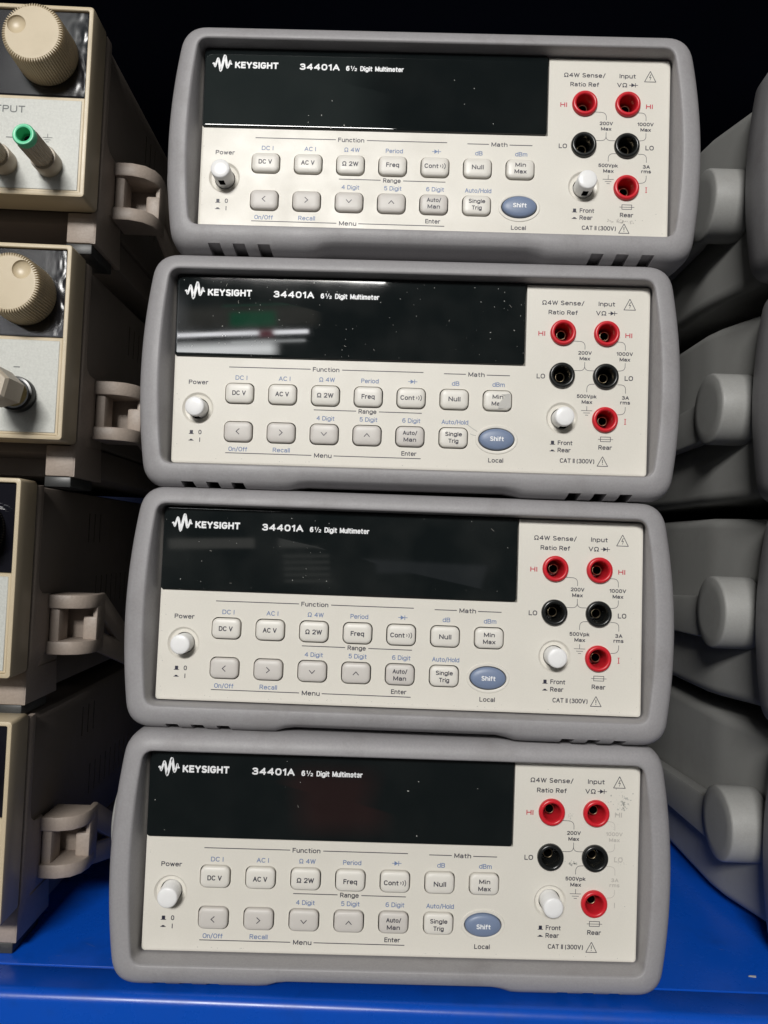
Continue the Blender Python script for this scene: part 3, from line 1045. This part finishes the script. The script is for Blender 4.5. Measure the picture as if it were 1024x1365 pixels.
def pose(o, rows, t):
    m = Matrix([list(r) + [0] for r in rows] + [[0, 0, 0, 1]])
    m.translation = Vector(t) * S
    o.matrix_world = m


meter_d = make_meter('bottom multimeter of the middle stack, standing on blue shelf, lettering worn by sockets')
meter_c = dup(meter_d)
meter_c['label'] = 'third multimeter down the middle stack, with dust flecks on display and crisp lettering'
meter_b = dup(meter_d)
meter_b['label'] = 'second multimeter down the middle stack, green reflection in display, torn Min Max key'
meter_a = dup(meter_d)
meter_a['label'] = 'topmost multimeter of the middle stack with a clean dark display and far out power button'
pose(meter_a, ((0.9991, 0.0416, -0.0035), (-0.0416, 0.9991, 0.0052), (0.0037, -0.0051, 1.0)), (6.91, 8.64, 339.12))
pose(meter_b, ((0.9991, 0.0416, -0.0071), (-0.0417, 0.999, -0.0141), (0.0065, 0.0144, 0.9999)), (-0.52, 8.31, 225.24))
pose(meter_c, ((0.9994, 0.0343, -0.0019), (-0.0342, 0.9992, 0.0221), (0.0026, -0.022, 0.9998)), (-1.17, 5.78, 112.7))


def part(root, name, k=0):
    return [o for o in tree(root) if o.name.split('.')[0] == name][k]


# display glass: how dusty each one is
for mtr, nm, dust, seed in ((meter_a, 'glass_clean', 0.002, 1.3), (meter_b, 'glass_dusty', 0.33, 4.1), (meter_c, 'glass_flecked', 0.16, 7.7), (meter_d, 'glass_fair', 0.003, 2.9)):
    g = glass_mat(nm, (0.0055, 0.008, 0.0085), dust, seed)
    o = part(mtr, 'display_window')
    o.data = o.data.copy()
    o.data.materials[0] = g

# top meter: both push switches stand further out
for nm, ex in (('power_switch', -2.9), ('input_switch', -1.2)):
    o = part(meter_a, nm)
    o.location.y += ex * S
part(meter_a, 'power_switch')['label'] = 'white power button standing far out'

# bottom meter: lettering rubbed away on the right, scuffs around the sockets
d, b, r, fd = legends(True)
for nm, q, mm in (('socket_lettering', halves(d)[1], 'ink_dark'), ('terminal_lettering', r, 'ink_red')):
    o = part(meter_d, nm)
    me = q.mesh(nm, fix=False)
    me.materials.append(MATS[mm])
    o.data = me
pan_d = part(meter_d, 'front_panel')
o = fd.build('worn_lettering', 'ink_faded', pan_d, fix=False)
o['label'] = 'pale lettering almost rubbed away'
rng = random.Random(3)
mb = MB()
speckle_patch(mb, 187.5, 39.0, 2.4, 2.6, 60, rng, 0.1, 0.5)
speckle_patch(mb, 184.5, 26.0, 2.0, 1.6, 16, rng, 0.06, 0.2)
speckle_patch(mb, 163.4, 32.0, 0.9, 1.0, 14, rng, 0.1, 0.35)
speckle_patch(mb, 165.0, 10.6, 1.6, 0.6, 16, rng, 0.2, 0.6)
speckle_patch(mb, 187.5, 12.5, 1.5, 1.2, 18, rng, 0.08, 0.3)
mb.build('scuff_marks', 'scuff', pan_d, fix=False)
# top meter: a smudge above the category mark
mb = MB()
speckle_patch(mb, 172.5, -24.2, 3.6, 0.5, 40, rng, 0.2, 0.5)
mb.build('smudge', 'ink_faded', part(meter_a, 'front_panel'), fix=False)
# second meter: torn film on the Min Max key
kk = part(meter_b, 'key', 6)
mb = MB()
top = [(125.6, -2.05, 2.9), (129.8, -1.95, 3.3), (130.2, -1.7, -3.4), (124.2, -2.0, -4.0), (124.6, -2.6, -1.4), (126.2, -2.9, 0.6), (127.6, -2.5, 1.9)]
mb.poly(top)
mb.ring_loft([top, [(x, y + 0.15, z) for x, y, z in top]])
o = mb.build('torn_film', 'film_torn', kk, sharp=20)
o['label'] = 'torn clear film curling off the key'
mb = MB()
for pts in ([(109.5, -11.5), (112.5, -13.6), (114.8, -15.0)], [(111.5, -16.2), (113.5, -16.9), (115.5, -16.6)]):
    stroke(mb, smooth_curve(pts, 4), 0.28, -0.08)
mb.build('film_shred', 'scuff', part(meter_b, 'front_panel'), fix=False)
rng = random.Random(21)
for mtr, n in ((meter_b, 6), (meter_c, 3), (meter_d, 1)):
    mb = MB()
    for _ in range(n):
        x, z = rng.uniform(-28, 130), rng.uniform(20, 54)
        a, l = rng.uniform(0, PI), rng.uniform(0.6, 2.4)
        k = rng.uniform(-0.5, 0.5)
        pts = [(x + l * t * math.cos(a + k * t), z + l * t * math.sin(a + k * t)) for t in (0, .33, .66, 1)]
        stroke(mb, pts, rng.uniform(0.05, 0.09), -0.985)
    mb.build('dust_fibre', 'ink_faded', part(mtr, 'display_window'), fix=False)
# grime where the lower edge of each panel meets the bumper
for mtr, n, sd in ((meter_c, 70, 5), (meter_d, 26, 6), (meter_b, 30, 8), (meter_a, 12, 9)):
    rng = random.Random(sd)
    mb = MB()
    for _ in range(n):
        x = rng.uniform(-28, 192)
        z = -32.4 + abs(rng.gauss(0, 0.5)) if rng.random() < 0.7 else rng.uniform(-31, 15)
        if z > -30:
            x = rng.choice([rng.uniform(-31, -29), rng.uniform(190, 194)])
        r_ = rng.uniform(0.06, 0.2)
        mb.poly([(x + r_ * rng.uniform(.7, 2.0) * math.cos(2 * PI * i / 6), -0.04, z + r_ * math.sin(2 * PI * i / 6)) for i in range(6)])
    mb.build('grime_specks', 'scuff', part(mtr, 'front_panel'), fix=False)

# ---- the second stack of the same meters at the right
right = [('topmost multimeter of the right hand stack, only its left bumper edge and handle hub showing', (304, 12, 346.5)),
         ('second multimeter down the right hand stack, cut off by the picture edge', (310, 12, 230)),
         ('third multimeter down the right hand stack, above the one whose bumper is hidden', (314, 12, 116)),
         ('bottom multimeter of the right hand stack, its round handle hub low over the blue shelf', (320, 12, 0))]
for lab, t in right:
    o = dup(meter_c)
    o['label'] = lab
    o['group'] = 'grey bumpered bench multimeters on the shelf'
    pose(o, ((0.9994, 0.0343, 0), (-0.0343, 0.9994, 0), (0, 0, 1)), t)
    for q in tree(o):
        if q.name.split('.')[0] in ('grime_specks',):
            bpy.data.objects.remove(q)
    for q in tree(o):
        n = q.name.split('.')[0]
        if n in ('bumper', 'rear_bumper'):
            q.data = q.data


# ------------------------------------------------------------------ power supplies at the left
def make_supply(label, kind):
    root = empty('power_supply', (0, 0, 0), label, 'power supply', 'beige bench power supplies in a stack')
    Wd = 142.0
    # case
    case = MB().box(-Wd + 1, -1.5, 16, 300, 24, 112, 2.5).build('case', 'case_brown', root)
    cm = MB()
    for k in range(3):
        cm.box(-4, 3, 92 + k * 9, 93.4 + k * 9, 84, 101)
    for k in range(9):
        cm.box(-4, 3, 108 + k * 9, 109.4 + k * 9, 46, 64)
    cut(case, cm)
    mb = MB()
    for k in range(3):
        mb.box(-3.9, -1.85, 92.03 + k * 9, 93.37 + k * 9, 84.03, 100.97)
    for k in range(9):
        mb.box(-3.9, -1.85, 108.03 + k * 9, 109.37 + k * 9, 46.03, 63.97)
    mb.build('vent_shade', 'hollow_shade', case)  # black inserts just below the surface, painting the shade in the vent slots
    # bezel: four-sided frame
    mb = MB()
    fr = lambda o, y, r: rrect(-Wd / 2, 67.5, Wd - 2 * o, 93 - 2 * o, r, y, 3)
    mb.ring_loft([fr(0.4, 18, 2), fr(0, 17, 2), fr(0, 0.9, 1.6), fr(0.3, 0.2, 1.4), fr(0.9, 0, 1.2), fr(1.9, 0, 1.0), fr(2.2, 0.3, 0.8), fr(2.3, 3, 0.8), fr(2.3, 17, .8)])
    mb.f.append(tuple(range(0, 0)))if False else None
    mb.build('bezel', 'bezel_beige', root)
    # glossy upper panel and pale lower faceplate
    MB().box(-Wd + 2.5, -2.5, 1.6, 10, 69.9, 111.7, 0.15, 1).build('upper_panel', 'gloss_black', root)
    MB().box(-Wd + 2.35, -2.35, 1.0, 10, 23.2, 69.6, 0.4, 1).build('trim_frame', 'bezel_beige', root)
    fp = MB().box(-Wd + 3.6, -3.7, 0.7, 5, 24.4, 68.0, 0.25, 1).build('faceplate', 'faceplate', root)
    mb = MB()
    fy = 0.62
    if kind == 1:
        text(mb, 'OUTPUT', -41.5, 62.6, 3.4, 22.5, fy)
        stroke(mb, [(-18.9, 51.3), (-18.9, 49.4)], 0.3, fy)
        for z, w in ((49.4, 4.6), (48.3, 3.0), (47.3, 1.6)):
            stroke(mb, [(-18.9 - w / 2, z), (-18.9 + w / 2, z)], 0.3, fy - 0.004)
        stroke(mb, [(-38.5, 48.8), (-35, 48.8)], 0.45, fy)
    elif kind == 2:
        stroke(mb, [(-24.6, 54.9), (-21.6, 54.9)], 0.5, fy)
    if mb.f:
        mb.build('faceplate_lettering', 'ink_grey', fp, fix=False)
    # knob
    kx, kz = -21.3, 89.5
    n = 288
    mb = MB()
    prof = [(14.6, 1.7), (14.6, 0.0), (14.2, -14.2), (13.9, -15.4), (13.5, -15.8), (12.2, -16.0), (11, -16.0)]
    mb.lathe(prof, kx, kz, n, False, True, ridge=((1, 2, 3, 4), 1.25, 4))
    knob = mb.build('knob', 'bezel_beige' if kind in (1, 2) else 'gloss_black', root, sharp=30)
    if kind in (1, 2):
        dx, dz = (-7.2, 3.4) if kind == 1 else (5.6, 6.2)
        cm = MB()
        rings = []
        for i in range(7):
            a = math.radians(90 * i / 6 * 0.98)
            rings.append(ell(kx + dx, kz + dz, 4.3 * math.cos(a), 4.3 * math.cos(a), -16.0 + 2.0 * math.sin(a), 32))
        cm.ring_loft([ell(kx + dx, kz + dz, 4.3, 4.3, -19, 32)] + rings, True, True)
        cut(knob, cm, 30)
    # binding posts
    if kind == 1:
        for px in (-17.3, -38.6):
            mb = MB().lathe([(6.1, 1.0), (6.1, -6.0), (5.7, -6.8), (4.4, -6.9), (4.4, -7.6)], px, 36.2, 48, False, True)
            post = mb.build('terminal_post', 'post_brown', root)
            mb = MB().lathe([(4.4, -7.4), (5.2, -7.6), (5.2, -22.8), (4.8, -23.4)], px, 36.2, 72, False, False, ridge=((1, 2), 0.6, 3))
            mb.build('terminal_grip', 'post_brown', post, sharp=30)
            tip = MB().lathe([(4.6, -23.2), (4.9, -23.5), (4.95, -26.3), (4.5, -26.9), (3.7, -27.0), (3.2, -26.7), (3.0, -26), (2.9, -20)], px, 36.2, 40).build(
                'terminal_tip', 'post_green' if px > -20 else 'jack_black', post)
            MB().lathe([(2.9, -20), (2.85, -14), (0.2, -13.9)], px, 36.2, 32).build('terminal_hole', 'hollow_shade', post)
            if px > -20:
                tip['label'] = 'green terminal tip'
            MB().lathe([(2.0, -14), (2.0, -22), (1.6, -22.2), (1.5, -14)], px, 36.2, 24).build('terminal_contact', 'chrome', post)
    elif kind == 2:
        px, pz = -21.5, 41.6
        post = MB().lathe([(8.3, 1), (8.3, -2.6), (7.9, -3.4), (6.9, -3.6), (6.7, -3.1)], px, pz, 48, False, True).build('terminal_post', 'jack_black', root)
        MB().lathe([(7.0, -3.0), (6.9, -4.4), (6.2, -4.7), (5.9, -4.3)], px, pz, 48, False, True).build('terminal_rim', 'chrome', post)
        MB().lathe([(6.3, -4.2), (6.3, -5.6), (5.0, -6.6), (4.6, -13)], px, pz, 40, False, True).build('terminal_stud', 'brass_gold', post)
        mb = MB()
        hexr = lambda r, y: [(px + r * math.cos(2 * PI * i / 6 + .3), y, pz + r * math.sin(2 * PI * i / 6 + .3)) for i in range(6)]
        mb.ring_loft([hexr(4.5, -7), hexr(5.5, -8), hexr(8.3, -11), hexr(8.6, -26), hexr(7.4, -27.6)], True, True)
        mb.build('terminal_grip', 'post_brown', post, sharp=25)
    else:
        px, pz = -30, 41
        post = MB().lathe([(6.1, 1.0), (6.1, -6.0), (5.2, -7.0), (5.2, -22), (4.6, -23)], px, pz, 40, False, True).build('terminal_post', 'jack_black', root)
    # moulded side frame: front rail, foot and arch
    rail = [(18.6, 112), (24.5, 112.4), (25.6, 111)]
    rail += [(24.8, 64)] + [(24.8 + 9 * (1 - math.cos(math.radians(a))), 64 - 6 * math.sin(math.radians(a))) for a in (30, 60, 90)]
    rail += [(40, 57.6), (40, 28.5)] + [(40 - 9 * math.sin(math.radians(a)), 28.5 - 5 * (1 - math.cos(math.radians(a)))) for a in (40, 90)]
    rail = [(18.6, 112), (24.5, 112.4), (25.6, 111), (25.0, 66), (26.5, 61), (30, 58.6), (36, 58.0), (40, 57.8), (40, 28.2), (35, 27.6), (31, 25.6), (29.6, 22), (52, 22), (54, 5.4), (17.0, 5.4), (17.0, 21), (18.6, 23)]
    side = MB().prism_x(rail, -2.6, 0.2, 0.5).build('side_frame', 'frame_brown', root)
    MB().box(-2.7, -0.5, 27, 53.5, 5.6, 44, 0.3).build('side_plate', 'frame_brown', root)
    MB().box(-14.2, -0.1, 16.6, 40, 5.3, 20.6, 1.0).build('front_leg', 'frame_brown', root)
    MB().box(-14.4, -1.5, 17.2, 46, 0.1, 5.25, 0.6).build('rubber_foot', 'rubber_foot', root)
    MB().box(-Wd, -Wd + 14, 16.6, 40, 5.3, 20.6, 1.0).build('front_leg', 'frame_brown', root)
    MB().box(-Wd + 0.5, -Wd + 14, 17.2, 46, 0.1, 5.25, 0.6).build('rubber_foot', 'rubber_foot', root)
    for xa, xb in ((-16, -0.5), (-Wd, -Wd + 15)):
        MB().box(xa, xb, 250, 290, 5.3, 26, 1.5).build('rear_leg', 'frame_brown', root)
        MB().box(xa + 1, xb - 1, 252, 288, 0.1, 5.25, 0.6).build('rubber_foot', 'rubber_foot', root)
    MB().box(-Wd + 4, -14.4, 24, 58, 17, 23.8, 1).build('base_plate', 'case_brown', root)
    MB().box(-Wd + 4, -2.2, 58.2, 249, 7, 23.8, 3).build('base_plate', 'case_brown', root)
    # folding carry handle: two bars out to an upright, then arms running back and down
    bar = [(0.0, 37.5), (9, 37.5), (15.5, 40), (19.5, 45), (21, 51), (21, 58), (0, 58)]

    def flat_bar(z0, z1):
        mb = MB()
        bm = bmesh.new()
        a = [bm.verts.new((x, y, z0)) for x, y in bar]
        b = [bm.verts.new((x, y, z1)) for x, y in bar]
        fa = bm.faces.new(a[::-1])
        fb = bm.faces.new(b)
        nn = len(bar)
        for i in range(nn):
            bm.faces.new((a[i], a[(i + 1) % nn], b[(i + 1) % nn], b[i]))
        bmesh.ops.recalc_face_normals(bm, faces=bm.faces[:])
        bmesh.ops.bevel(bm, geom=list(fa.edges) + list(fb.edges), offset=0.9, segments=2, affect='EDGES', profile=0.5)
        bm.verts.index_update()
        mb.add([tuple(v.co) for v in bm.verts], [tuple(v.index for v in f.verts) for f in bm.faces])
        bm.free()
        return mb
    hb = flat_bar(50.2, 57.4)
    q = flat_bar(26.6, 33.6)
    hb.add(q.v, q.f)
    hb.box(13.5, 21, 50, 60, 33.0, 45.5, 1.2)
    hb.box(18.4, 20.9, 50.5, 62, 26.9, 57.1, 0.8)
    hb.box(0, 5.5, 39.5, 52, 32, 52, 1.5)
    hb.box(0, 20, 57.5, 59.5, 30, 55, 0.3)
    hb.prism_x([(52, 57.2), (62, 57.4), (148, 10), (148, 1.5), (136, 1.5), (60, 44)], 17.5, 20.6, 0.8)
    hb.prism_x([(54, 37), (62, 36), (170, 8), (168, 1.5), (142, 1.0), (54, 27)], 17.7, 20.4, 0.8)
    hb.build('carry_handle', 'frame_brown', root)
    # clear film still stuck over the glossy panel, creased along its right edge
    if kind in (1, 2):
        mb = MB()
        nx, nz = 60, 34
        x0, x1, z0, z1 = -118.0, -2.8, 70.5, 111.2
        for j in range(nz + 1):
            for i in range(nx + 1):
                t = i / nx
                x = x0 + (x1 - x0) * (1 - (1 - t) ** 2.0)
                z = z0 + (z1 - z0) * j / nz
                e = max(0.0, 1 - (x1 - x) / 14.0)
                h = 0.25 + 0.15 * noise.noise((x * 0.05 + kind * 9, z * 0.06, 0.3)) + 0.75 * e * e * abs(noise.noise((x * 0.33 + kind * 5, z * 0.2, 1.7)))
                mb.v.append((x, 1.55 - h, z))
        for j in range(nz):
            for i in range(nx):
                a = j * (nx + 1) + i
                mb.f.append((a, a + 1, a + nx + 2, a + nx + 1))
        # the knob shaft passes through a hole in the film
        keep = []
        for f in mb.f:
            cx = sum(mb.v[i][0] for i in f) / 4
            cz = sum(mb.v[i][2] for i in f) / 4
            if math.hypot(cx - kx, cz - kz) > 13.0:
                keep.append(f)
        mb.f = keep
        mb.build('protective_film', 'clear_film', root, sharp=80, fix=False)
    return root


def put(o, loc, yaw):
    o.location = Vector(loc) * S
    o.rotation_euler = (0, 0, math.radians(yaw))


s1 = make_supply('topmost beige power supply of the left stack, with a green tipped terminal and OUTPUT lettering', 1)
put(s1, (-77, 0, 293), -0.5)
s2 = make_supply('second beige power supply down, bright film on its panel and a black ringed terminal', 2)
put(s2, (-81, 0, 177), -0.5)
s3 = make_supply('third beige power supply down the left stack, with a black knob', 3)
put(s3, (-98.5, 0, 65.6), -0.5)
s4 = dup(s3)
s4['label'] = 'lowest power supply of the left stack, its foot standing on the blue shelf'
put(s4, (-96.5, 0.5, -47.0), -0.5)
